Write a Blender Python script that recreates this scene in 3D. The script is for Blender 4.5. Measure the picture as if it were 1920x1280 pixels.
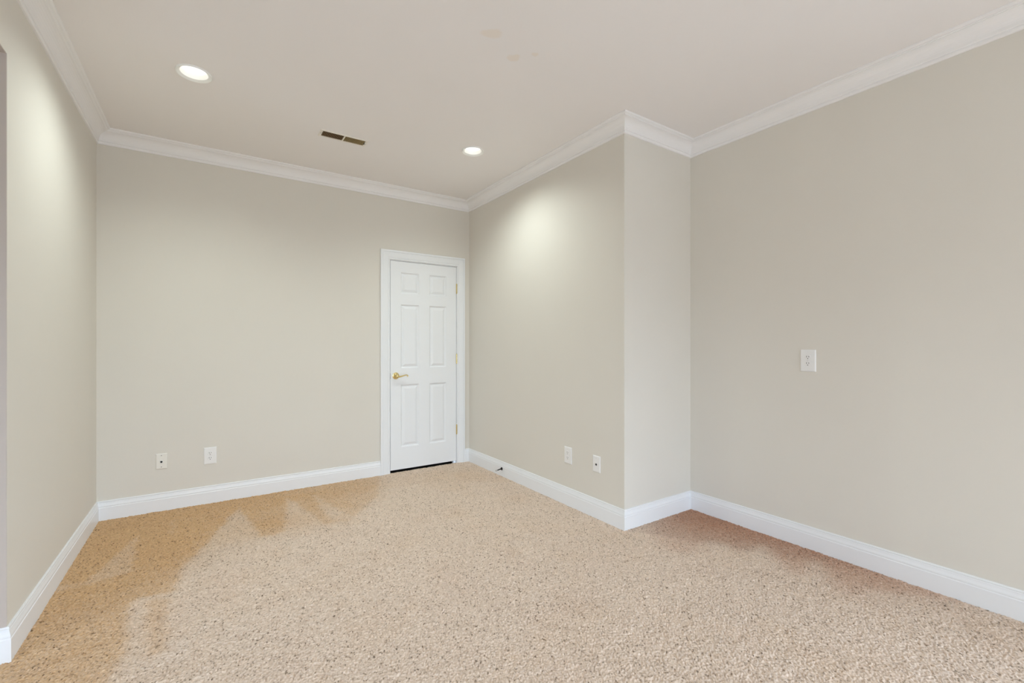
import bpy, bmesh, math
import numpy as np
from mathutils import Vector

C = bpy.context.scene.collection
for o in list(bpy.data.objects):
    bpy.data.objects.remove(o)
S = bpy.context.scene

# ------------------------------------------------------------------ measures
XL, XR, XA = -0.6535, 2.2988, 3.0196        # left wall, right wall, alcove wall
YB, YR, YF = 4.2432, 2.0814, -3.3           # back wall, return wall, rear wall behind camera
H = 2.735                                   # ceiling
CZ, CP = 0.100, 0.085                       # crown drop and projection
BZ = 0.130                                  # baseboard height
OY0, OY1, OZ = 1.15, 2.5592, 2.363          # opening in the left wall
HX = -2.3                                   # hall wall beyond that opening
DL, DR, DZ = 1.4449, 2.1469, 2.037          # door slab

# ------------------------------------------------------------------ camera
cam = bpy.data.cameras.new('camera')
cam.sensor_width = 36.0
cam.lens = 846.7 / 1920 * 36
cam.shift_y = 6.44 / 1920
cam.clip_start = 0.05
cam_o = bpy.data.objects.new('camera', cam)
cam_o.location = (0, 0, 1.2268)
cam_o.rotation_euler = (math.pi / 2, 0, -0.5912)
C.objects.link(cam_o)
S.camera = cam_o

# ------------------------------------------------------------------ world, daylight, exposure
w = bpy.data.worlds.new('world'); S.world = w
w.use_nodes = True
SKY_S, SKY_COL = 12.0, (0.68, 0.82, 1.0)      # open sky above the horizon
GND_S, GND_COL = 3.3, (0.74, 0.86, 1.0)       # pale ground below it, under the same sky
def world_nodes():
    N, L = w.node_tree.nodes, w.node_tree.links
    bg = N['Background']; bg.inputs['Strength'].default_value = 1.0
    tc = N.new('ShaderNodeTexCoord'); sp = N.new('ShaderNodeSeparateXYZ')
    L.new(tc.outputs['Generated'], sp.inputs[0])
    mr = N.new('ShaderNodeMapRange'); mr.interpolation_type = 'SMOOTHSTEP'
    mr.inputs['From Min'].default_value = -0.06; mr.inputs['From Max'].default_value = 0.10
    L.new(sp.outputs['Z'], mr.inputs['Value'])
    mx = N.new('ShaderNodeMix'); mx.data_type = 'RGBA'
    L.new(mr.outputs['Result'], mx.inputs['Factor'])
    mx.inputs['A'].default_value = tuple(GND_S * c for c in GND_COL) + (1,)
    mx.inputs['B'].default_value = tuple(SKY_S * c for c in SKY_COL) + (1,)
    L.new(mx.outputs['Result'], bg.inputs['Color'])
world_nodes()
WIN = [(-0.25, 1.05), (1.35, 2.65)]         # the rear wall's two windows, x from / to
WZ0, WZ1 = 0.12, 1.85
HW = (0.84, 1.60, 0.12, 1.95)                  # unseen hall window, added to bring in side daylight: y from / to, z from / to
SW = (-2.7, -0.7, 0.08, 1.95)               # unseen patio door behind the camera, added to light left wall and floor
def portal(name, loc, rot, sx, sy):
    """guides sky light through a window opening"""
    l = bpy.data.lights.new(name, 'AREA')
    l.shape = 'RECTANGLE'; l.size = sx; l.size_y = sy; l.cycles.is_portal = True
    lo = bpy.data.objects.new(name, l); lo.location = loc; lo.rotation_euler = rot
    C.objects.link(lo)
for a, b in WIN:
    portal('window_portal', ((a + b) / 2, YF - 0.16, (WZ0 + WZ1) / 2), (math.pi / 2, 0, 0), b - a, WZ1 - WZ0)
portal('added_hall_portal', (HX - 0.16, (HW[0] + HW[1]) / 2, (HW[2] + HW[3]) / 2), (math.pi / 2, 0, -math.pi / 2), HW[1] - HW[0], HW[3] - HW[2])
portal('added_patio_portal', (XA + 0.16, (SW[0] + SW[1]) / 2, (SW[2] + SW[3]) / 2), (math.pi / 2, 0, math.pi / 2), SW[1] - SW[0], SW[3] - SW[2])
LAMP_W = 47.0
LAMP_COL = (0.91, 1.0, 0.96)
vs = S.view_settings
vs.view_transform = 'Standard'; vs.look = 'None'; vs.exposure = 0.0; vs.gamma = 1.0
vs.use_curve_mapping = False
S.cycles.max_bounces = 16
S.cycles.diffuse_bounces = 12

# ------------------------------------------------------------------ materials
def srgb(r, g, b):
    f = lambda c: (c / 12.92 if c <= 0.04045 else ((c + 0.055) / 1.055) ** 2.4)
    return (f(r / 255), f(g / 255), f(b / 255), 1)

def mat(name, col, rough=0.5, metal=0.0, spec=0.5):
    m = bpy.data.materials.new(name); m.use_nodes = True
    b = m.node_tree.nodes['Principled BSDF']
    b.inputs['Base Color'].default_value = col
    b.inputs['Roughness'].default_value = rough
    b.inputs['Metallic'].default_value = metal
    b.inputs['Specular IOR Level'].default_value = spec
    return m

def nodes(m):
    return m.node_tree.nodes, m.node_tree.links, m.node_tree.nodes['Principled BSDF']

def textured(m, col, vary, scale, bump, bscale, dist=0.002):
    """gentle procedural variation of colour and a fine bump"""
    N, L, b = nodes(m)
    tc = N.new('ShaderNodeTexCoord')
    n1 = N.new('ShaderNodeTexNoise'); n1.inputs['Scale'].default_value = scale
    n1.inputs['Detail'].default_value = 4
    L.new(tc.outputs['Object'], n1.inputs['Vector'])
    mr = N.new('ShaderNodeMapRange')
    mr.inputs['To Min'].default_value = 1 - vary; mr.inputs['To Max'].default_value = 1 + vary
    L.new(n1.outputs['Fac'], mr.inputs['Value'])
    mx = N.new('ShaderNodeMix'); mx.data_type = 'RGBA'; mx.blend_type = 'MULTIPLY'
    mx.inputs['Factor'].default_value = 1
    mx.inputs['A'].default_value = col
    L.new(mr.outputs['Result'], mx.inputs['B'])
    L.new(mx.outputs['Result'], b.inputs['Base Color'])
    n2 = N.new('ShaderNodeTexNoise'); n2.inputs['Scale'].default_value = bscale
    n2.inputs['Detail'].default_value = 3
    L.new(tc.outputs['Object'], n2.inputs['Vector'])
    bp = N.new('ShaderNodeBump'); bp.inputs['Strength'].default_value = bump
    bp.inputs['Distance'].default_value = dist
    L.new(n2.outputs['Fac'], bp.inputs['Height'])
    L.new(bp.outputs['Normal'], b.inputs['Normal'])
    return mx

WALL = (0.705, 0.68, 0.620, 1)
TRIM = (0.815, 0.835, 0.855, 1)
CEIL = (0.83, 0.81, 0.80, 1)
M = {}
M['wall'] = mat('beige wall paint', WALL, 0.6, spec=0.25); textured(M['wall'], WALL, 0.015, 3, 0.12, 160)
M['trim'] = mat('white trim paint', TRIM, 0.35, spec=0.4); textured(M['trim'], TRIM, 0.01, 5, 0.05, 90)
CROWNC = (0.85, 0.845, 0.845, 1)
M['crown'] = mat('off-white crown paint', CROWNC, 0.4, spec=0.35); textured(M['crown'], CROWNC, 0.01, 5, 0.05, 90)
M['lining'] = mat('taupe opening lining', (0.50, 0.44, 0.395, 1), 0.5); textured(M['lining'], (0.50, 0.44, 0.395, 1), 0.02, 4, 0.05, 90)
M['ceil'] = mat('ceiling paint', CEIL, 0.8, spec=0.15); cmix = textured(M['ceil'], CEIL, 0.012, 2, 0.1, 140)
M['plate'] = mat('white plastic', (0.82, 0.82, 0.81, 1), 0.3)
M['ivory'] = mat('ivory plastic', (0.80, 0.78, 0.72, 1), 0.3)
M['black'] = mat('black slot', (0.012, 0.012, 0.012, 1), 0.5)
M['brass'] = mat('polished brass', (0.80, 0.66, 0.32, 1), 0.16, 1.0)
M['bronze'] = mat('dark bronze', (0.02, 0.018, 0.016, 1), 0.4, 0.6)
M['rubber'] = mat('grey rubber', (0.45, 0.43, 0.40, 1), 0.6)
M['steel'] = mat('screw steel', (0.35, 0.34, 0.32, 1), 0.4, 0.8)
M['fin'] = mat('shaded register fins', (0.33, 0.25, 0.10, 1), 0.45, 0.3)  # cream fins darkened; shade of the gaps put into the colour
M['register'] = mat('cream register paint', (0.80, 0.765, 0.70, 1), 0.4)
M['duct'] = mat('shaded duct cavity', (0.09, 0.035, 0.014, 1), 0.7)  # dark reddish brown stands in for the shaded duct cavity
M['can'] = mat('white lamp baffle', (0.88, 0.89, 0.87, 1), 0.45)
M['dark'] = mat('closet shade black', (0.05, 0.045, 0.04, 1), 0.8)  # near-black stands in for the unlit space behind the door
for k in ('plate', 'ivory', 'brass', 'bronze', 'register', 'can', 'fin'):
    c = tuple(M[k].node_tree.nodes['Principled BSDF'].inputs['Base Color'].default_value)
    textured(M[k], c, 0.01, 30, 0.02, 400, 0.0005)
lens = bpy.data.materials.new('lamp lens'); lens.use_nodes = True
_b = lens.node_tree.nodes['Principled BSDF']
_b.inputs['Emission Color'].default_value = (1.0, 0.97, 0.88, 1)
_b.inputs['Emission Strength'].default_value = 1.9

# three faint tan stains on the ceiling paint, real marks with a shape of their own
def ceiling_stains():
    N, L, b = nodes(M['ceil'])
    tc = N.new('ShaderNodeTexCoord')
    nz = N.new('ShaderNodeTexNoise'); nz.inputs['Scale'].default_value = 14; nz.inputs['Detail'].default_value = 3
    L.new(tc.outputs['Object'], nz.inputs['Vector'])
    wob = N.new('ShaderNodeVectorMath'); wob.operation = 'MULTIPLY_ADD'
    L.new(nz.outputs['Color'], wob.inputs[0]); wob.inputs[1].default_value = (0.05, 0.05, 0); L.new(tc.outputs['Object'], wob.inputs[2])
    acc = None
    for (x, y, rx, ry, rot) in ((1.136, 1.872, 0.058, 0.036, -0.6), (1.33, 1.965, 0.04, 0.028, -0.6), (1.405, 1.885, 0.024, 0.018, 0)):
        mp = N.new('ShaderNodeMapping'); mp.vector_type = 'TEXTURE'
        mp.inputs['Location'].default_value = (x + 0.025, y + 0.025, 0)
        mp.inputs['Rotation'].default_value = (0, 0, rot)
        mp.inputs['Scale'].default_value = (rx, ry, 1e3)
        L.new(wob.outputs[0], mp.inputs['Vector'])
        ln = N.new('ShaderNodeVectorMath'); ln.operation = 'LENGTH'; L.new(mp.outputs[0], ln.inputs[0])
        r = N.new('ShaderNodeMapRange'); r.interpolation_type = 'SMOOTHSTEP'
        r.inputs['From Min'].default_value = 0.65; r.inputs['From Max'].default_value = 1.1
        r.inputs['To Min'].default_value = 1; r.inputs['To Max'].default_value = 0
        L.new(ln.outputs['Value'], r.inputs['Value'])
        if acc is None: acc = r.outputs['Result']
        else:
            a = N.new('ShaderNodeMath'); a.operation = 'MAXIMUM'
            L.new(acc, a.inputs[0]); L.new(r.outputs['Result'], a.inputs[1]); acc = a.outputs[0]
    mx = N.new('ShaderNodeMix'); mx.data_type = 'RGBA'; mx.blend_type = 'MULTIPLY'
    L.new(acc, mx.inputs['Factor'])
    L.new(cmix.outputs['Result'], mx.inputs['A']); mx.inputs['B'].default_value = (0.985, 0.945, 0.89, 1)
    L.new(mx.outputs['Result'], b.inputs['Base Color'])
ceiling_stains()

def carpet_material():
    m = mat('beige carpet pile', (0.5, 0.4, 0.3, 1), 0.95, spec=0.05)
    N, L, b = nodes(m)
    b.inputs['Sheen Weight'].default_value = 0.15
    b.inputs['Sheen Roughness'].default_value = 0.6
    def attr(n):
        a = N.new('ShaderNodeAttribute'); a.attribute_name = n; return a.outputs['Fac']
    def mix(f, A, B, mode='MIX'):
        x = N.new('ShaderNodeMix'); x.data_type = 'RGBA'; x.blend_type = mode
        for k, v in (('Factor', f), ('A', A), ('B', B)):
            if isinstance(v, (tuple, float, int)): x.inputs[k].default_value = v
            else: L.new(v, x.inputs[k])
        return x.outputs['Result']
    yarn = N.new('ShaderNodeValToRGB')        # yarn shades, one value per tuft
    e = yarn.color_ramp.elements
    e[0].position = 0.0; e[0].color = CARPET_DARK
    e[1].position = 1.0; e[1].color = CARPET_LIGHT
    k = e.new(0.11); k.color = CARPET_DIM
    k = e.new(0.22); k.color = CARPET_MID
    tv = N.new('ShaderNodeTexCoord'); vo = N.new('ShaderNodeTexVoronoi'); vo.inputs['Scale'].default_value = 150
    L.new(tv.outputs['Object'], vo.inputs['Vector'])
    sx = N.new('ShaderNodeSeparateColor'); L.new(vo.outputs['Color'], sx.inputs[0])
    fm = N.new('ShaderNodeMix'); L.new(attr('plain'), fm.inputs['Factor'])
    L.new(attr('fleck'), fm.inputs['A']); L.new(sx.outputs[0], fm.inputs['B'])
    L.new(fm.outputs['Result'], yarn.inputs['Fac'])
    pile_shade = mix(attr('nap_shade'), (1, 1, 1, 1), NAP_SHADE)          # pile brushed away from the vacuum's strokes, with corner shade painted in
    pile_shade2 = mix(attr('nap_shade_red'), (1, 1, 1, 1), NAP_SHADE2)
    col = mix(1.0, yarn.outputs['Color'], pile_shade, 'MULTIPLY')
    col = mix(1.0, col, pile_shade2, 'MULTIPLY')
    L.new(col, b.inputs['Base Color'])
    tc = N.new('ShaderNodeTexCoord')
    nz = N.new('ShaderNodeTexNoise'); nz.inputs['Scale'].default_value = 420; nz.inputs['Detail'].default_value = 2
    L.new(tc.outputs['Object'], nz.inputs['Vector'])
    bp = N.new('ShaderNodeBump'); bp.inputs['Strength'].default_value = 0.5; bp.inputs['Distance'].default_value = 0.002
    L.new(nz.outputs['Fac'], bp.inputs['Height']); L.new(bp.outputs['Normal'], b.inputs['Normal'])
    return m
CARPET_DARK = (0.16, 0.11, 0.075, 1)
CARPET_DIM = (0.31, 0.235, 0.17, 1)
CARPET_MID = (0.66, 0.525, 0.415, 1)
CARPET_LIGHT = (0.84, 0.70, 0.58, 1)
NAP_SHADE = (0.86, 0.68, 0.44, 1)  # golden brushed pile, with warm light and corner shade in the colour
NAP_SHADE2 = (0.66, 0.44, 0.34, 1)  # reddish brushed pile, with the alcove's shade in the colour
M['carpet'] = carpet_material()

# ------------------------------------------------------------------ mesh helpers
def link(name, me, m, parent=None):
    o = bpy.data.objects.new(name, me); C.objects.link(o)
    for mm in (m if isinstance(m, (list, tuple)) else [m]):
        me.materials.append(M[mm] if isinstance(mm, str) else mm)
    if parent: o.parent = parent
    return o

def from_bm(name, bm, m, parent=None, smooth=False, loc=None):
    bmesh.ops.recalc_face_normals(bm, faces=bm.faces)
    me = bpy.data.meshes.new(name); bm.to_mesh(me); bm.free()
    if smooth:
        me.set_sharp_from_angle(angle=math.radians(35)) if hasattr(me, 'set_sharp_from_angle') else None
        for p in me.polygons: p.use_smooth = True
    o = link(name, me, m, parent)
    if loc: o.location = loc
    return o

def box(bm, x0, x1, y0, y1, z0, z1, mi=0):
    v = [bm.verts.new(p) for p in ((x0, y0, z0), (x1, y0, z0), (x1, y1, z0), (x0, y1, z0),
                                   (x0, y0, z1), (x1, y0, z1), (x1, y1, z1), (x0, y1, z1))]
    fs = []
    for f in ((0, 3, 2, 1), (4, 5, 6, 7), (0, 1, 5, 4), (1, 2, 6, 5), (2, 3, 7, 6), (3, 0, 4, 7)):
        q = bm.faces.new([v[i] for i in f]); q.material_index = mi; fs.append(q)
    return v, fs

def prism(bm, poly, z0, z1):
    a = [bm.verts.new((x, y, z0)) for x, y in poly]; b = [bm.verts.new((x, y, z1)) for x, y in poly]
    bm.faces.new(a[::-1]); bm.faces.new(b)
    n = len(poly)
    for i in range(n): bm.faces.new((a[i], a[(i + 1) % n], b[(i + 1) % n], b[i]))

def lathe(bm, prof, seg=40, axis='z', center=(0, 0, 0), cap=True, mi=0):
    """prof: (radius, height along axis)"""
    rings = []
    for r, h in prof:
        ring = []
        for i in range(seg):
            t = 2 * math.pi * i / seg
            a, b = r * math.cos(t), r * math.sin(t)
            p = {'z': (a, b, h), 'y': (a, h, b), 'x': (h, a, b)}[axis]
            ring.append(bm.verts.new((p[0] + center[0], p[1] + center[1], p[2] + center[2])))
        rings.append(ring)
    for k in range(len(rings) - 1):
        for i in range(seg):
            f = bm.faces.new((rings[k][i], rings[k][(i + 1) % seg], rings[k + 1][(i + 1) % seg], rings[k + 1][i]))
            f.material_index = mi
    if cap:
        bm.faces.new(rings[0]).material_index = mi; bm.faces.new(rings[-1]).material_index = mi

def tube(bm, pts, rad, seg=14):
    """round tube through pts with one radius per point"""
    pts = [Vector(p) for p in pts]; rings = []
    for i, p in enumerate(pts):
        t = (pts[min(i + 1, len(pts) - 1)] - pts[max(i - 1, 0)]).normalized()
        u = t.cross(Vector((0, 1, 0)))
        if u.length < 1e-3: u = t.cross(Vector((0, 0, 1)))
        u.normalize(); v = t.cross(u)
        rings.append([bm.verts.new(p + rad[i] * (math.cos(a) * u + math.sin(a) * v))
                      for a in (2 * math.pi * k / seg for k in range(seg))])
    for k in range(len(rings) - 1):
        for i in range(seg):
            bm.faces.new((rings[k][i], rings[k][(i + 1) % seg], rings[k + 1][(i + 1) % seg], rings[k + 1][i]))
    bm.faces.new(rings[0]); bm.faces.new(rings[-1])

def run(bm, p0, p1, n, prof, s0, s1):
    """moulding along a wall: prof (out, z); s = -1 inside corner, +1 outside corner, 0 butt end"""
    p0, p1, n = Vector(p0), Vector(p1), Vector(n)
    d = (p1 - p0).normalized()
    A = [bm.verts.new(p0 + n * o + Vector((0, 0, z)) - d * (s0 * o)) for o, z in prof]
    B = [bm.verts.new(p1 + n * o + Vector((0, 0, z)) + d * (s1 * o)) for o, z in prof]
    k = len(prof)
    for i in range(k): bm.faces.new((A[i], A[(i + 1) % k], B[(i + 1) % k], B[i]))
    bm.faces.new(A); bm.faces.new(B)

def tag(o, label=None, cat=None, group=None, kind=None):
    if label: o['label'] = label
    if cat: o['category'] = cat
    if group: o['group'] = group
    if kind: o['kind'] = kind
    return o

def struct(name, bm, m, label, cat, smooth=False):
    return tag(from_bm(name, bm, m, smooth=smooth), label, cat, kind='structure')

def thing(name, label, cat, loc, rz=0.0, group=None):
    o = bpy.data.objects.new(name, None); C.objects.link(o)
    o.empty_display_size = 0.05
    o.location = loc; o.rotation_euler = (0, 0, rz)
    return tag(o, label, cat, group)

# ------------------------------------------------------------------ floor: carpet with real tufts
def make_floor():
    rng = np.random.default_rng(7)
    st = 0.0034
    xs = np.arange(XL - 0.08, XA + 0.008, st); ys = np.arange(0.24, YB + 0.008, st)
    nx, ny = len(xs), len(ys)
    X, Y = np.meshgrid(xs, ys)
    # one tuft per jittered cell: an elongated mound with its own heading, height and yarn shade
    g = 0.0064
    ox, oy = xs[0] - 3 * g, ys[0] - 3 * g
    cx, cy = int((xs[-1] - ox) / g) + 5, int((ys[-1] - oy) / g) + 5
    jx = (rng.random((cy, cx)) - .5) * .85; jy = (rng.random((cy, cx)) - .5) * .85
    th = rng.random((cy, cx)) * math.pi; hh = .55 + .45 * rng.random((cy, cx)); fl = rng.random((cy, cx))
    fl = np.clip(fl * .85 + .15 * rng.random((cy, cx)), 0, 1)
    ct, sn = np.cos(th), np.sin(th)
    I = ((X - ox) / g).astype(int); J = ((Y - oy) / g).astype(int)
    best = np.zeros_like(X); fleck = np.full_like(X, .5); fl_pt = np.full_like(X, .5); f2 = rng.random((cy, cx))
    for dj in (-1, 0, 1):
        for di in (-1, 0, 1):
            i, j = I + di, J + dj
            dx = (X - ox) / g - (i + .5 + jx[j, i]); dy = (Y - oy) / g - (j + .5 + jy[j, i])
            a = dx * ct[j, i] + dy * sn[j, i]; b = -dx * sn[j, i] + dy * ct[j, i]
            q = 1 - (a / 1.0) ** 2 - (b / .62) ** 2
            h = np.sqrt(np.clip(q, 0, 1)) * hh[j, i]
            up = h > best
            best = np.where(up, h, best); fleck = np.where(up, fl[j, i], fleck); fl_pt = np.where(up, f2[j, i], fl_pt)
    # smooth random fields
    def field(cell, seed):
        r = np.random.default_rng(seed)
        m, n = int((ys[-1] - ys[0]) / cell) + 4, int((xs[-1] - xs[0]) / cell) + 4
        G = r.random((m, n)) * 2 - 1
        u = (X - xs[0]) / cell; v = (Y - ys[0]) / cell
        i, j = u.astype(int), v.astype(int); fu, fv = u - i, v - j
        fu = fu * fu * (3 - 2 * fu); fv = fv * fv * (3 - 2 * fv)
        return (G[j, i] * (1 - fu) + G[j, i + 1] * fu) * (1 - fv) + (G[j + 1, i] * (1 - fu) + G[j + 1, i + 1] * fu) * fv
    wx = X + .018 * field(.035, 1) + .012 * field(.012, 2); wy = Y + .018 * field(.035, 3) + .012 * field(.012, 4)
    def inside(poly):
        c = np.zeros(X.shape, bool); n = len(poly)
        for k in range(n):
            (x1, y1), (x2, y2) = poly[k], poly[(k + 1) % n]
            if y1 == y2: continue
            c ^= ((y1 > wy) != (y2 > wy)) & (wx < (x2 - x1) * (wy - y1) / (y2 - y1) + x1)
        return c.astype(float)
    def blur(a, r):
        for ax in (0, 1):
            for _ in range(2):
                p = np.pad(a, [(r + 1, r) if k == ax else (0, 0) for k in (0, 1)], mode='edge')
                cs = np.cumsum(p, axis=ax)
                hi = np.take(cs, np.arange(2 * r + 1, cs.shape[ax]), axis=ax); lo = np.take(cs, np.arange(0, cs.shape[ax] - 2 * r - 1), axis=ax)
                a = (hi - lo) / (2 * r + 1)
        return a
    # vacuum marks: strokes between pile brushed the other way; corner shade painted in too
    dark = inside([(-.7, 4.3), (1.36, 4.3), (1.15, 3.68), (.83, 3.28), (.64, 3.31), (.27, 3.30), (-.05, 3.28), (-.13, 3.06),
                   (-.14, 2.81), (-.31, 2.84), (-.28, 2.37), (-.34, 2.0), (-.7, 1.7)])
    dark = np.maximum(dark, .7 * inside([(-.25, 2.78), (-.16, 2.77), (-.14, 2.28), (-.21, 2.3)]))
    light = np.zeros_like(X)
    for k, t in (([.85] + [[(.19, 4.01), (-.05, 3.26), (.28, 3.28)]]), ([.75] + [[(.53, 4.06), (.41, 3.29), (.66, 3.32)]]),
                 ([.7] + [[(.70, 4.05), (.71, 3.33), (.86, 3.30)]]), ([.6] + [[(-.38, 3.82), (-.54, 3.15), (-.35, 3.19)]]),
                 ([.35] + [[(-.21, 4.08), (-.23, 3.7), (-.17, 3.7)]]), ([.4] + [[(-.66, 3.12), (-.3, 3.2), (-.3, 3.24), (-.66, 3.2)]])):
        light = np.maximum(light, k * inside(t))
    fade = np.clip(1.12 - .62 * (X - XL) / 1.9 - .38 * (YB - Y) / 2.0, .12, 1)  # brushed tint and painted shade ease off from the back-left corner
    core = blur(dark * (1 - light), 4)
    nap_shade = (.72 * core + .22 * blur(dark * (1 - .6 * light), 22) + .30 * blur(dark, 75) * (1 - .5 * light)) * fade
    nap_shade *= .78 + .44 * fl_pt
    nap_shade += .10 * field(.25, 11) + .07 * field(.09, 12)
    nap_shade += .22 * np.exp(-(((X - 1.95) / .35) ** 2 + ((Y - 3.75) / .35) ** 2))
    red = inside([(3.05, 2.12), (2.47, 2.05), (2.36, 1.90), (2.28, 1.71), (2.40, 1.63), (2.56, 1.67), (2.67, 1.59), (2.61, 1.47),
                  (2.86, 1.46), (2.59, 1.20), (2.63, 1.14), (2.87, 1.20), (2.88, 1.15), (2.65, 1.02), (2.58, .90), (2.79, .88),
                  (2.80, .82), (2.94, .69), (3.05, .5)])  # brushed pile along the alcove walls, shade painted in with it
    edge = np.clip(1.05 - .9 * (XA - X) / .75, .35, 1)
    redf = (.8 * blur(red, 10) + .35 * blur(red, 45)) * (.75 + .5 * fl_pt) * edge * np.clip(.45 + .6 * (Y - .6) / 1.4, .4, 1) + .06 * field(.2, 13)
    nap_shade = np.clip(nap_shade, 0, 1); redf = np.clip(redf, 0, 1)
    Zt = -0.013 + .012 * best + .0015 * field(.03, 21)
    n = nx * ny
    co = np.empty((n, 3), np.float32); co[:, 0] = X.ravel(); co[:, 1] = Y.ravel(); co[:, 2] = Zt.ravel()
    idx = np.arange(n).reshape(ny, nx)
    quads = np.stack([idx[:-1, :-1], idx[:-1, 1:], idx[1:, 1:], idx[1:, :-1]], -1).reshape(-1, 4)
    # the rest of the carpet, behind the camera and into the hall, is coarse
    ext = [(XL, YF), (XA, YF), (XA, ys[0] + .02), (XL, ys[0] + .02), (HX, OY0 - .4), (XL - .06, OY0 - .4), (XL - .06, OY1 + .6), (HX, OY1 + .6)]
    co = np.vstack([co, np.array([(x, y, -.004) for x, y in ext], np.float32)])
    quads = np.vstack([quads, [[n, n + 1, n + 2, n + 3], [n + 4, n + 5, n + 6, n + 7]]])
    pad = lambda a, v: np.concatenate([a.ravel(), np.full(len(ext), v)]).astype(np.float32)
    me = bpy.data.meshes.new('floor')
    me.vertices.add(len(co)); me.vertices.foreach_set('co', co.ravel())
    nq = len(quads)
    me.loops.add(nq * 4); me.loops.foreach_set('vertex_index', quads.astype(np.int32).ravel())
    me.polygons.add(nq); me.polygons.foreach_set('loop_start', np.arange(0, nq * 4, 4, dtype=np.int32))
    me.polygons.foreach_set('use_smooth', np.ones(nq, bool))
    me.update(calc_edges=True)
    for nm, a, v in (('fleck', fleck, .6), ('nap_shade', nap_shade, 0), ('nap_shade_red', redf, 0), ('plain', np.zeros_like(X), 1)):
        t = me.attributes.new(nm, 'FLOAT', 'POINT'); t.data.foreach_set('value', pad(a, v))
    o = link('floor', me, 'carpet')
    tag(o, 'beige speckled carpet with vacuum strokes covering the room', 'floor', kind='structure')
make_floor()

# ------------------------------------------------------------------ walls and ceiling
T = 0.12
bm = bmesh.new(); box(bm, HX - T, XA + T, YF - T, YB + T + .6, H, H + .1)
struct('ceiling', bm, 'ceil', 'smooth off-white ceiling with two downlights and faint tan stains', 'ceiling')

bm = bmesh.new()
box(bm, XL - T, XL, OY1, YB, -.03, H)
box(bm, XL - T, XL, OY0, OY1, OZ, H)
box(bm, XL - T, XL, YF, OY0, -.03, H)
struct('wall_left', bm, 'wall', 'beige left wall ending in a wide opening at its near side', 'wall')

bm = bmesh.new()                                         # painted lining of the wide opening
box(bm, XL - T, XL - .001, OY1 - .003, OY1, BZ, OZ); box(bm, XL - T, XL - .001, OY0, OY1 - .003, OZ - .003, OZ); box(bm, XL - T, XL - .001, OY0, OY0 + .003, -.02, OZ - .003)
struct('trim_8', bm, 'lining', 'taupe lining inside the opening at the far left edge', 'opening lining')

RX0, RX1, RZ = DL - .0225, DR + .0225, DZ + .0225     # rough opening
bm = bmesh.new()
box(bm, XL - T, RX0, YB, YB + T, -.03, H); box(bm, RX1, XR + T, YB, YB + T, -.03, H); box(bm, RX0, RX1, YB, YB + T, RZ, H)
struct('wall_back', bm, 'wall', 'beige back wall holding the white door', 'wall')
bm = bmesh.new()
box(bm, RX0 - .1, RX1 + .1, YB + .6, YB + .65, -.03, H); box(bm, RX0 - .15, RX0 - .1, YB + T, YB + .65, -.03, H)
box(bm, RX1 + .1, RX1 + .15, YB + T, YB + .65, -.03, H); box(bm, RX0 - .15, RX1 + .15, YB + .008, YB + .65, -.05, -.03)
struct('wall_closet', bm, 'dark', 'hidden closet box behind the white door, shade put into its colour', 'wall')

bm = bmesh.new(); prism(bm, [(XR, YR), (XR + T, YR + T), (XR + T, YB), (XR, YB)], -.03, H)
struct('wall_right', bm, 'wall', 'beige wall to the right of the door running to the outer corner', 'wall')
bm = bmesh.new(); prism(bm, [(XR, YR), (XA, YR), (XA, YR + T), (XR + T, YR + T)], -.03, H)
struct('wall_return', bm, 'wall', 'narrow pale wall face between outer corner and inner corner', 'wall')
bm = bmesh.new()
box(bm, XA, XA + T, SW[1], YR + T, -.03, H); box(bm, XA, XA + T, YF, SW[0], -.03, H)
box(bm, XA, XA + T, SW[0], SW[1], -.03, SW[2]); box(bm, XA, XA + T, SW[0], SW[1], SW[3], H)
struct('wall_alcove', bm, 'wall', 'long beige wall at far right with one raised outlet', 'wall')

bm = bmesh.new()                                         # rear wall with two windows, behind the camera
cuts = [XL - T] + [v for w_ in WIN for v in w_] + [XA + T]
for i in range(0, len(cuts), 2): box(bm, cuts[i], cuts[i + 1], YF - T, YF, -.03, H)
for a, b in WIN: box(bm, a, b, YF - T, YF, -.03, WZ0); box(bm, a, b, YF - T, YF, WZ1, H)
struct('wall_rear', bm, 'wall', 'beige rear wall with two tall windows', 'wall')
for i, (a, b) in enumerate(WIN):
    bm = bmesh.new(); f = .045
    box(bm, a, a + f, YF - .1, YF - .04, WZ0, WZ1); box(bm, b - f, b, YF - .1, YF - .04, WZ0, WZ1)
    box(bm, a + f, b - f, YF - .1, YF - .04, WZ0, WZ0 + f); box(bm, a + f, b - f, YF - .1, YF - .04, WZ1 - f, WZ1)
    zm = (WZ0 + WZ1) / 2; box(bm, a + f, b - f, YF - .095, YF - .045, zm - .02, zm + .02)
    struct('window_%d' % (i + 1), bm, 'trim', 'white sash window in the rear wall, ' + ('nearer the hall opening' if i == 0 else 'nearer the long right wall'), 'window')

bm = bmesh.new()                                         # hall beyond the opening
box(bm, HX - T, HX, OY0 - .4, HW[0], -.03, H); box(bm, HX - T, HX, HW[1], OY1 + .6, -.03, H)
box(bm, HX - T, HX, HW[0], HW[1], -.03, HW[2]); box(bm, HX - T, HX, HW[0], HW[1], HW[3], H)
box(bm, HX, XL - T, OY0 - .4 - T, OY0 - .4, -.03, H); box(bm, HX, XL - T, OY1 + .6, OY1 + .6 + T, -.03, H)
struct('wall_hall', bm, 'wall', 'beige hall walls beyond the left opening', 'wall')

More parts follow.
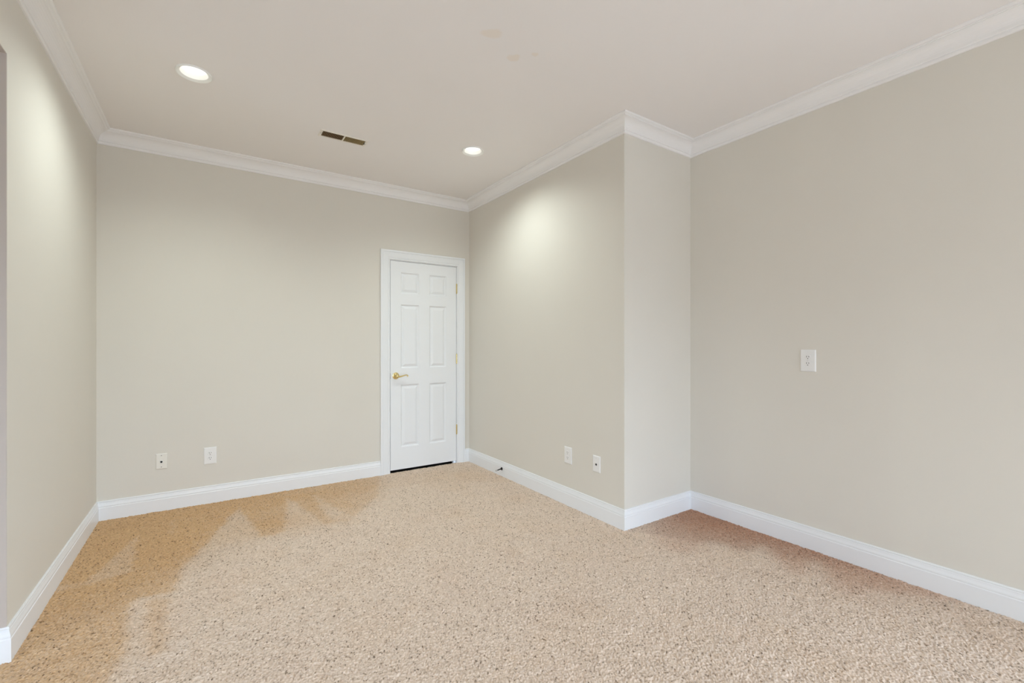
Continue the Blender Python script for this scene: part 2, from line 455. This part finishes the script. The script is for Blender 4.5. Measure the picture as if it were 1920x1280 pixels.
def _added_patio():
    b = bmesh.new(); f = .06
    box(b, XA + .04, XA + .1, SW[0], SW[0] + f, SW[2], SW[3]); box(b, XA + .04, XA + .1, SW[1] - f, SW[1], SW[2], SW[3])
    box(b, XA + .04, XA + .1, SW[0] + f, SW[1] - f, SW[2], SW[2] + f); box(b, XA + .04, XA + .1, SW[0] + f, SW[1] - f, SW[3] - f, SW[3])
    m_ = (SW[0] + SW[1]) / 2; box(b, XA + .045, XA + .095, m_ - .03, m_ + .03, SW[2] + f, SW[3] - f)
    return b
bm = bmesh.new(); f = .045
box(bm, HX - .1, HX - .04, HW[0], HW[0] + f, HW[2], HW[3]); box(bm, HX - .1, HX - .04, HW[1] - f, HW[1], HW[2], HW[3])
box(bm, HX - .1, HX - .04, HW[0] + f, HW[1] - f, HW[2], HW[2] + f); box(bm, HX - .1, HX - .04, HW[0] + f, HW[1] - f, HW[3] - f, HW[3])
box(bm, HX - .095, HX - .045, (HW[0] + HW[1]) / 2 - .02, (HW[0] + HW[1]) / 2 + .02, HW[2] + f, HW[3] - f)
struct('window_4', _added_patio(), 'trim', 'white patio door frame, unseen, added in the long right wall for fill daylight', 'window')
struct('window_3', bm, 'trim', 'white two-light window, unseen, added in the hall beyond the left opening for side daylight', 'window')

# ------------------------------------------------------------------ baseboards and crown
BASE = [(0, -.02), (.015, -.02), (.015, .083), (.0125, .086), (.0125, .089), (.0135, .091), (.013, .097), (.0105, .105),
        (.0088, .112), (.0085, .116), (.0064, .118), (.0064, .120), (.0082, .122), (.0082, .126), (.0066, .1295), (.004, BZ), (0, BZ)]
def baseboard(name, p0, p1, n, s0, s1, label):
    bm = bmesh.new(); run(bm, (*p0, 0), (*p1, 0), (*n, 0), BASE, s0, s1)
    return struct(name, bm, 'trim', label, 'baseboard')
CL, CR = 1.3466, 2.2415                                  # door casing, outer edges
baseboard('baseboard_left', (XL, OY1), (XL, YB), (1, 0), 1, -1, 'white baseboard along the left wall')
baseboard('baseboard_jamb', (XL - T, OY1), (XL, OY1), (0, -1), 0, 1, 'white baseboard stub wrapping the opening corner at far left')
baseboard('baseboard_back', (XL, YB), (CL, YB), (0, -1), -1, 0, 'white baseboard along the back wall left of the door')
baseboard('baseboard_door', (CR, YB), (XR, YB), (0, -1), 0, -1, 'tiny white baseboard piece between door casing and corner')
baseboard('baseboard_right', (XR, YB), (XR, YR), (-1, 0), -1, 1, 'white baseboard with door stop, from door corner to outer corner')
baseboard('baseboard_return', (XR, YR), (XA, YR), (0, -1), 1, -1, 'short bright white baseboard under the narrow return wall')
baseboard('baseboard_alcove', (XA, YR), (XA, SW[1] + .07), (-1, 0), -1, 0, 'white baseboard along the long wall at far right')
baseboard('baseboard_rear', (XA, YF), (XL, YF), (0, 1), -1, -1, 'white baseboard along the rear wall')
baseboard('baseboard_far', (XA, SW[0] - .07), (XA, YF), (-1, 0), 0, -1, 'white baseboard on the right wall beyond the added patio door')
baseboard('baseboard_near', (XL, YF), (XL, OY0), (1, 0), -1, 0, 'white baseboard on the left wall beyond the opening')

_cr = [(0, -.100), (.0085, -.100), (.0110, -.0985), (.0120, -.095), (.0120, -.0855), (.0100, -.0835), (.0100, -.0815), (.0145, -.0795), (.0155, -.0770), (.0155, -.0745)]
for i in range(9):                                       # cove
    t = i / 8 * math.pi / 2
    _cr.append((.0155 + .052 * (1 - math.cos(t)), -.0745 + .055 * math.sin(t)))
_cr += [(.0675, -.0165), (.0715, -.0145), (.0715, -.0120), (.0790, -.0110), (.0835, -.0085), (.0850, -.0045), (.0850, 0), (0, 0)]
CROWN = [(o, H + z) for o, z in _cr]
def crown(i, p0, p1, n, s0, s1, label):
    bm = bmesh.new(); run(bm, (*p0, 0), (*p1, 0), (*n, 0), CROWN, s0, s1)
    return struct('trim_%d' % i, bm, 'crown', label, 'crown molding')
crown(1, (XL, YF), (XL, YB), (1, 0), -1, -1, 'white crown molding above the left wall')
crown(2, (XL, YB), (XR, YB), (0, -1), -1, -1, 'white crown molding above the back wall and door')
crown(3, (XR, YB), (XR, YR), (-1, 0), -1, 1, 'white crown molding above the wall right of the door')
crown(4, (XR, YR), (XA, YR), (0, -1), 1, -1, 'short white crown molding above the narrow return wall')
crown(5, (XA, YR), (XA, YF), (-1, 0), -1, -1, 'white crown molding above the long far right wall')
crown(6, (XA, YF), (XL, YF), (0, 1), -1, -1, 'white crown molding above the rear wall')

# ------------------------------------------------------------------ door casing and door
def casing():
    prof = [(0, 0), (0, .0095), (.003, .0115), (.008, .0115), (.0115, .0085), (.014, .0080), (.0165, .0080), (.019, .0112), (.034, .0128),
            (.050, .0140), (.064, .0150), (.068, .0148), (.0685, .0125), (.0705, .0125), (.072, .0185), (.082, .0185), (.088, .0170), (.0895, .0155), (.0895, 0)]
    xi0, xi1, zi = CL + .0895, CR - .0895, DZ + .0095
    bm = bmesh.new()
    rings = []
    for k in range(4):
        r = []
        for d, t in prof:
            p = [(xi0 - d, YB - t, -.01), (xi0 - d, YB - t, zi + d), (xi1 + d, YB - t, zi + d), (xi1 + d, YB - t, -.01)][k]
            r.append(bm.verts.new(p))
        rings.append(r)
    n = len(prof)
    for k in range(3):
        for i in range(n): bm.faces.new((rings[k][i], rings[k][(i + 1) % n], rings[k + 1][(i + 1) % n], rings[k + 1][i]))
    bm.faces.new(rings[0]); bm.faces.new(rings[3])
    o = struct('trim_7', bm, 'trim', 'white moulded casing framing the closed door', 'door casing')
    bm = bmesh.new(); g = .0032                          # jamb boards with a stop strip behind the slab
    for a, b in ((RX0, DL - g), (DR + g, RX1)): box(bm, a, b, YB + .0005, YB + T, -.02, RZ)
    box(bm, DL - g, DR + g, YB + .0005, YB + T, DZ + g, RZ)
    box(bm, DL - g, DL + .012, YB + .040, YB + .075, -.02, DZ + g); box(bm, DR - .012, DR + g, YB + .040, YB + .075, -.02, DZ + g)
    box(bm, DL + .012, DR - .012, YB + .040, YB + .075, DZ - .012, DZ + g)
    from_bm('jamb', bm, 'trim', o)
casing()

def door():
    y0 = YB + .002; yb = y0 + .035; z0 = .020
    cols = [(1.548, 1.738), (1.846, 2.034)]; rows = [(.232, .842), (1.000, 1.620), (1.725, 1.932)]
    xs = sorted([DL, DR] + [v for c in cols for v in c]); zs = sorted([z0, DZ] + [v for r in rows for v in r])
    bm = bmesh.new()
    V = {(i, j): bm.verts.new((x, y0, z)) for i, x in enumerate(xs) for j, z in enumerate(zs)}
    for i in range(len(xs) - 1):
        for j in range(len(zs) - 1):
            q = [V[i, j], V[i + 1, j], V[i + 1, j + 1], V[i, j + 1]]
            if (xs[i], xs[i + 1]) in cols and (zs[j], zs[j + 1]) in rows:
                prev = q
                for ins, dep in ((.002, .0015), (.006, .0060), (.012, .0110), (.016, .0118), (.019, .0112), (.030, .0060), (.040, .0022), (.043, .0016)):
                    x0, x1, a, b = xs[i] + ins, xs[i + 1] - ins, zs[j] + ins, zs[j + 1] - ins
                    cur = [bm.verts.new(p) for p in ((x0, y0 + dep, a), (x1, y0 + dep, a), (x1, y0 + dep, b), (x0, y0 + dep, b))]
                    for k in range(4): bm.faces.new((prev[k], prev[(k + 1) % 4], cur[(k + 1) % 4], cur[k]))
                    prev = cur
                bm.faces.new(prev)
            else: bm.faces.new(q)
    # edges and back
    B = {}
    ni, nj = len(xs) - 1, len(zs) - 1
    loop = [(i, 0) for i in range(ni)] + [(ni, j) for j in range(nj)] + [(i, nj) for i in range(ni, 0, -1)] + [(0, j) for j in range(nj, 0, -1)]
    back = [bm.verts.new((V[k].co.x, yb, V[k].co.z)) for k in loop]
    for k in range(len(loop)):
        a, b = V[loop[k]], V[loop[(k + 1) % len(loop)]]
        bm.faces.new((a, back[k], back[(k + 1) % len(loop)], b))
    bm.faces.new(back)
    d = struct('door_1', bm, 'trim', 'closed white six panel door with brass lever and hinges', 'door')
    # brass hinges in the gap on the right
    for zc in (1.8125, 1.0825, .346):
        hb = bmesh.new(); x, y = DR + .0016, YB - .0075
        prof = [(.0022, -.053), (.0046, -.051), (.0035, -.0485), (.0062, -.0475)]
        for k in range(5):
            a = -.0475 + k * .019
            prof += [(.0062, a + .0006), (.0062, a + .0184), (.0054, a + .0188), (.0054, a + .0192)]
        prof += [(.0062, .0475), (.0035, .0485), (.0046, .051), (.0022, .053)]
        lathe(hb, prof, 16, 'z', (x, y, zc))
        box(hb, x - .0012, x + .0012, y + .003, YB + .030, zc - .047, zc + .047)
        h = from_bm('hinge', hb, 'brass', d, smooth=True)
    # lever handle
    hx, hz = 1.4975, .9285
    rb = bmesh.new()
    lathe(rb, [(.0325, YB + .004), (.0330, YB - .002), (.0318, YB - .0045), (.0270, YB - .0055), (.0255, YB - .0075), (.0205, YB - .0100),
               (.0150, YB - .0120), (.0125, YB - .0150), (.0120, YB - .0340), (.0165, YB - .0380), (.0185, YB - .0450), (.0165, YB - .0520), (.0090, YB - .0565), (.002, YB - .058)],
          32, 'y', (hx, 0, hz))
    handle = from_bm('door_handle', rb, 'brass', d, smooth=True)
    handle['label'] = 'polished brass lever handle'
    lb = bmesh.new(); yy = YB - .046
    pts = [(hx + .004, yy, hz - .006), (hx + .022, yy, hz - .007), (hx + .040, yy, hz - .004), (hx + .058, yy, hz + .001), (hx + .076, yy, hz + .006),
           (hx + .090, yy, hz + .008), (hx + .100, yy, hz + .006), (hx + .106, yy, hz + .001), (hx + .105, yy, hz - .004), (hx + .100, yy, hz - .006), (hx + .096, yy, hz - .004)]
    tube(lb, pts, [.0095, .0085, .0072, .0064, .0058, .0052, .0048, .0046, .0044, .0042, .0038])
    from_bm('lever', lb, 'brass', handle, smooth=True)
    sb = bmesh.new(); box(sb, DL - .0031, DL - .0001, YB + .0025, YB + .03, hz - .028, hz + .028)
    from_bm('latch', sb, 'bronze', d)
door()

# ------------------------------------------------------------------ wall plates (local frame: x right, z up, front towards -y)
def plate_mesh(bm, wd, ht, th=.0062):
    prev = None
    for ins, y in ((0, 0), (0, -.0022), (.0012, -.0042), (.0035, -.0056), (.0060, -th), ):
        x, z = wd / 2 - ins, ht / 2 - ins
        cur = [bm.verts.new(p) for p in ((-x, y, -z), (x, y, -z), (x, y, z), (-x, y, z))]
        if prev is None: bm.faces.new(cur[::-1])
        else:
            for k in range(4): bm.faces.new((prev[k], prev[(k + 1) % 4], cur[(k + 1) % 4], cur[k]))
        prev = cur
    bm.faces.new(prev)

def round_screw(parent, z, y, m, r=.0032):
    bm = bmesh.new(); lathe(bm, [(r, y + .002), (r, y - .0006), (r * .6, y - .0012)], 16, 'y', (0, 0, z))
    o = from_bm('screw', bm, m, parent, smooth=True)
    bm = bmesh.new(); box(bm, -r * .8, r * .8, y - .0014, y - .0008, z - .0004, z + .0004)
    from_bm('screw_slot', bm, 'black', o)

def outlet(label, loc, rz, wd, ht):
    t = thing('wall_outlet', label, 'outlet', loc, rz, 'duplex outlets low and high on the walls')
    bm = bmesh.new(); plate_mesh(bm, wd, ht); from_bm('cover_plate', bm, 'plate', t)
    y = -.0062
    for zc in (.0195, -.0195):
        bm = bmesh.new(); ring = []
        for k in range(40):                              # round face flattened at top and bottom
            a = 2 * math.pi * k / 40
            ring.append((.0172 * math.cos(a), max(-.0142, min(.0142, .0172 * math.sin(a)))))
        prev = None
        for s, yy in ((1.10, y + .0012), (1.10, y - .0001), (1.06, y - .0001), (1.045, y + .0009), (1.0, y + .0009), (1.0, y - .0009), (.95, y - .0016)):
            cur = [bm.verts.new((px * s, yy, zc + pz * s)) for px, pz in ring]
            if prev:
                for k in range(40): bm.faces.new((prev[k], prev[(k + 1) % 40], cur[(k + 1) % 40], cur[k]))
            prev = cur
        bm.faces.new(prev)
        r = from_bm('receptacle', bm, 'plate', t)
        for sx, hh in ((-.0064, .0046), (.0064, .0038)):
            b2 = bmesh.new(); box(b2, sx - .0013, sx + .0013, y - .0018, y - .0008, zc + .0045 - hh, zc + .0045 + hh)
            from_bm('slot', b2, 'black', r)
        b2 = bmesh.new(); lathe(b2, [(.0027, y - .0008), (.0027, y - .0018)], 14, 'y', (0, 0, zc - .0075)); from_bm('ground_hole', b2, 'black', r)
    round_screw(t, 0, y, 'plate')
    return t

outlet('white duplex outlet on the back wall, right of the phone jack plate', (.0085, YB, .363), 0, .083, .130)
outlet('white duplex outlet low on the wall right of the door', (XR, 2.646, .378), -math.pi / 2, .084, .127)
outlet('white duplex outlet set high on the long far right wall', (XA, 1.273, 1.132), -math.pi / 2, .085, .133)

t = thing('jack_plate', 'white jack plate with dark round port on back wall near left corner', 'wall plate', (-.2925, YB, .3625), 0)
bm = bmesh.new(); plate_mesh(bm, .068, .114); from_bm('cover_plate', bm, 'ivory', t)
bm = bmesh.new(); lathe(bm, [(.0105, -.004), (.0105, -.0072), (.0090, -.0082), (.0078, -.0078), (.0072, -.0068)], 24, 'y', (0, 0, -.004)); jk = from_bm('jack', bm, 'plate', t)
bm = bmesh.new(); lathe(bm, [(.0068, -.0062), (.0068, -.0092), (.003, -.0098)], 20, 'y', (0, 0, -.004)); from_bm('port', bm, 'bronze', jk)
for z in (.042, -.042): round_screw(t, z, -.0062, 'steel')

t = thing('cable_plate', 'white cable plate with black center port right of the low outlet', 'wall plate', (XR, 2.338, .378), -math.pi / 2)
bm = bmesh.new(); plate_mesh(bm, .074, .117); from_bm('cover_plate', bm, 'plate', t)
bm = bmesh.new(); lathe(bm, [(.0072, -.004), (.0072, -.0085), (.0050, -.0085), (.0050, -.0112), (.0036, -.0114)], 18, 'y', (0, 0, -.003)); from_bm('port', bm, 'black', t)
for z in (.042, -.042): round_screw(t, z, -.0062, 'plate')

# ------------------------------------------------------------------ door stop on the right baseboard
t = thing('door_stop', 'dark rigid door stop with pale tip on the baseboard right of the door', 'door stop', (XR - .015, 3.574, .065))
bm = bmesh.new(); lathe(bm, [(.0150, .001), (.0150, -.002), (.0115, -.006), (.0065, -.010), (.003, -.011)], 24, 'x'); from_bm('flange', bm, 'bronze', t, smooth=True)
bm = bmesh.new(); tube(bm, [(-.008, 0, 0), (-.030, 0, -.0035), (-.052, 0, -.007)], [.0058, .0052, .0050]); from_bm('rod', bm, 'bronze', t, smooth=True)
bm = bmesh.new(); tube(bm, [(-.051, 0, -.0068), (-.054, 0, -.0073), (-.066, 0, -.0092), (-.069, 0, -.0097)], [.0062, .0072, .0072, .0045]); tp = from_bm('tip', bm, 'rubber', t, smooth=True); tp['label'] = 'pale grey rubber tip'

# ------------------------------------------------------------------ ceiling register
def register():
    cx, cy, wx, wy = .8155, 3.4175, .332, .118
    ix, iy = .1475, .0425
    t = thing('ceiling_vent', 'cream ceiling air register with two banks of louvers toned for shade', 'vent', (cx, cy, H))
    bm = bmesh.new()
    outer = [(-wx / 2, -wy / 2), (wx / 2, -wy / 2), (wx / 2, wy / 2), (-wx / 2, wy / 2)]
    prof = [((wx / 2, wy / 2), 0), ((wx / 2, wy / 2), -.002), ((wx / 2 - .006, wy / 2 - .006), -.0055), ((ix + .004, iy + .004), -.0060), ((ix, iy), -.0045), ((ix, iy), .0)]
    prev = None
    for (a, b), z in prof:
        cur = [bm.verts.new(p) for p in ((-a, -b, z), (a, -b, z), (a, b, z), (-a, b, z))]
        if prev:
            for k in range(4): bm.faces.new((prev[k], prev[(k + 1) % 4], cur[(k + 1) % 4], cur[k]))
        prev = cur
    from_bm('frame', bm, 'register', t)
    bm = bmesh.new(); box(bm, -.004, .004, -iy, iy, -.0055, -.001); from_bm('divider', bm, 'register', t)
    bm = bmesh.new(); box(bm, -ix, ix, -iy, iy, -.0006, -.0001); from_bm('backing', bm, 'duct', t)  # flat sheet coloured as the dark cavity above the louvers
    for side in (-1, 1):
        for k in range(14):
            fx = side * (.0092 + k * .0101)
            b2 = bmesh.new(); tl = .0022 * side
            v = [b2.verts.new(p) for p in ((fx - tl - .0004, -iy, -.0006), (fx - tl + .0004, -iy, -.0006), (fx + tl + .0004, -iy, -.0052), (fx + tl - .0004, -iy, -.0052),
                                           (fx - tl - .0004, iy, -.0006), (fx - tl + .0004, iy, -.0006), (fx + tl + .0004, iy, -.0052), (fx + tl - .0004, iy, -.0052))]
            for f in ((0, 1, 2, 3), (7, 6, 5, 4), (0, 4, 5, 1), (1, 5, 6, 2), (2, 6, 7, 3), (3, 7, 4, 0)): b2.faces.new([v[i] for i in f])
            from_bm('louver', b2, 'fin', t)
    for sx, sy in ((-.157, -.004), (.157, .006)):
        b2 = bmesh.new(); lathe(b2, [(.0030, -.005), (.0030, -.0066), (.0015, -.0072)], 12, 'z', (sx, sy, 0)); from_bm('screw', b2, 'steel', t, smooth=True)
    b2 = bmesh.new(); box(b2, .1435, .1465, -.012, .004, -.013, -.003); lv = from_bm('damper_lever', b2, 'black', t)
register()

# ------------------------------------------------------------------ recessed downlights
def downlight(x, y, label):
    t = thing('recessed_light', label, 'light', (x, y, H), 0, 'recessed downlights in the ceiling')
    R = .085
    bm = bmesh.new()
    lathe(bm, [(R, 0), (R, -.0060), (R - .0008, -.0085), (R - .0025, -.0095), (R - .0045, -.0090), (R - .009, -.0066), (R - .014, -.0038), (.0662, 0), (.0660, .004)], 56, 'z', cap=False)
    from_bm('trim_ring', bm, 'can', t, smooth=True)
    bm = bmesh.new(); lathe(bm, [(.0662, -.0005), (.0655, .003), (.0615, .012), (.0570, .0235)], 56, 'z', cap=False); from_bm('baffle', bm, 'can', t, smooth=True)
    bm = bmesh.new(); lathe(bm, [(.0572, .0232), (.053, .0215), (.040, .0195), (.020, .0186), (.001, .0184)], 40, 'z'); from_bm('lamp_lens', bm, lens, t, smooth=True)
    l = bpy.data.lights.new('lamp_glow', 'SPOT'); l.spot_size = math.radians(150); l.spot_blend = 1.0; l.shadow_soft_size = .004; l.energy = LAMP_W; l.color = LAMP_COL
    lo = bpy.data.objects.new('lamp_glow', l); C.objects.link(lo); lo.parent = t; lo.location = (0, 0, .013)
    return t
LIGHTS = [(-.068, 3.065, 'lit recessed downlight near the left wall'), (1.705, 3.085, 'lit recessed downlight near the corner above the door side')]
# round openings for the cans are cut in the ceiling slab
cutters = []
ceil = bpy.data.objects['ceiling']
for x, y, lb in LIGHTS: downlight(x, y, lb)
bm = bmesh.new(); bm.from_mesh(ceil.data)
bmesh.ops.delete(bm, geom=list(bm.faces), context='FACES')
for v in list(bm.verts): bm.verts.remove(v)
x0, x1, ya, yb_ = HX - T, XA + T, YF - T, YB + T + .6
holes = [(x, y, .0664) for x, y, _ in LIGHTS]
# underside: strips of quads around square cells, each cell ringed to its round hole
xs = sorted([x0, x1] + [h[0] + s * .12 for h in holes for s in (-1, 1)]); ys = sorted([ya, yb_] + [2.93, 3.22])
VV = {}
def gv(x, y):
    k = (round(x, 5), round(y, 5))
    if k not in VV: VV[k] = bm.verts.new((x, y, H))
    return VV[k]
for i in range(len(xs) - 1):
    for j in range(len(ys) - 1):
        hit = [h for h in holes if xs[i] < h[0] < xs[i + 1] and ys[j] < h[1] < ys[j + 1]]
        q = [gv(xs[i], ys[j]), gv(xs[i + 1], ys[j]), gv(xs[i + 1], ys[j + 1]), gv(xs[i], ys[j + 1])]
        if not hit: bm.faces.new(q); continue
        hx, hy, hr = hit[0]; nseg = 56
        ring = [bm.verts.new((hx + hr * math.cos(2 * math.pi * k / nseg - 3 * math.pi / 4), hy + hr * math.sin(2 * math.pi * k / nseg - 3 * math.pi / 4), H)) for k in range(nseg)]
        up = [bm.verts.new((v.co.x, v.co.y, H + .07)) for v in ring]
        for s in range(4):
            a = s * nseg // 4; b = (s + 1) * nseg // 4
            arc = [ring[k % nseg] for k in range(a, b + 1)]
            for k in range(len(arc) // 2): bm.faces.new((q[s], arc[k + 1], arc[k]))
            mid = len(arc) // 2
            bm.faces.new((q[s], q[(s + 1) % 4], arc[mid]))
            for k in range(mid, len(arc) - 1): bm.faces.new((q[(s + 1) % 4], arc[k + 1], arc[k]))
        for k in range(nseg): bm.faces.new((ring[k], ring[(k + 1) % nseg], up[(k + 1) % nseg], up[k]))
        bm.faces.new(up)
tp = [bm.verts.new(p) for p in ((x0, ya, H + .1), (x1, ya, H + .1), (x1, yb_, H + .1), (x0, yb_, H + .1))]
bm.faces.new(tp)
rim = [e for e in bm.edges if len(e.link_faces) == 1 and all(abs(v.co.z - H) < 1e-6 for v in e.verts)]
for e in rim:
    a, b = e.verts
    c, d = bm.verts.new((b.co.x, b.co.y, H + .1)), bm.verts.new((a.co.x, a.co.y, H + .1))
    bm.faces.new((a, b, c, d))
bm.normal_update()
for f in bm.faces:
    c = f.calc_center_median()
    if abs(c.z - H) < 1e-6 and f.normal.z > 0: f.normal_flip()
bm.to_mesh(ceil.data); bm.free()
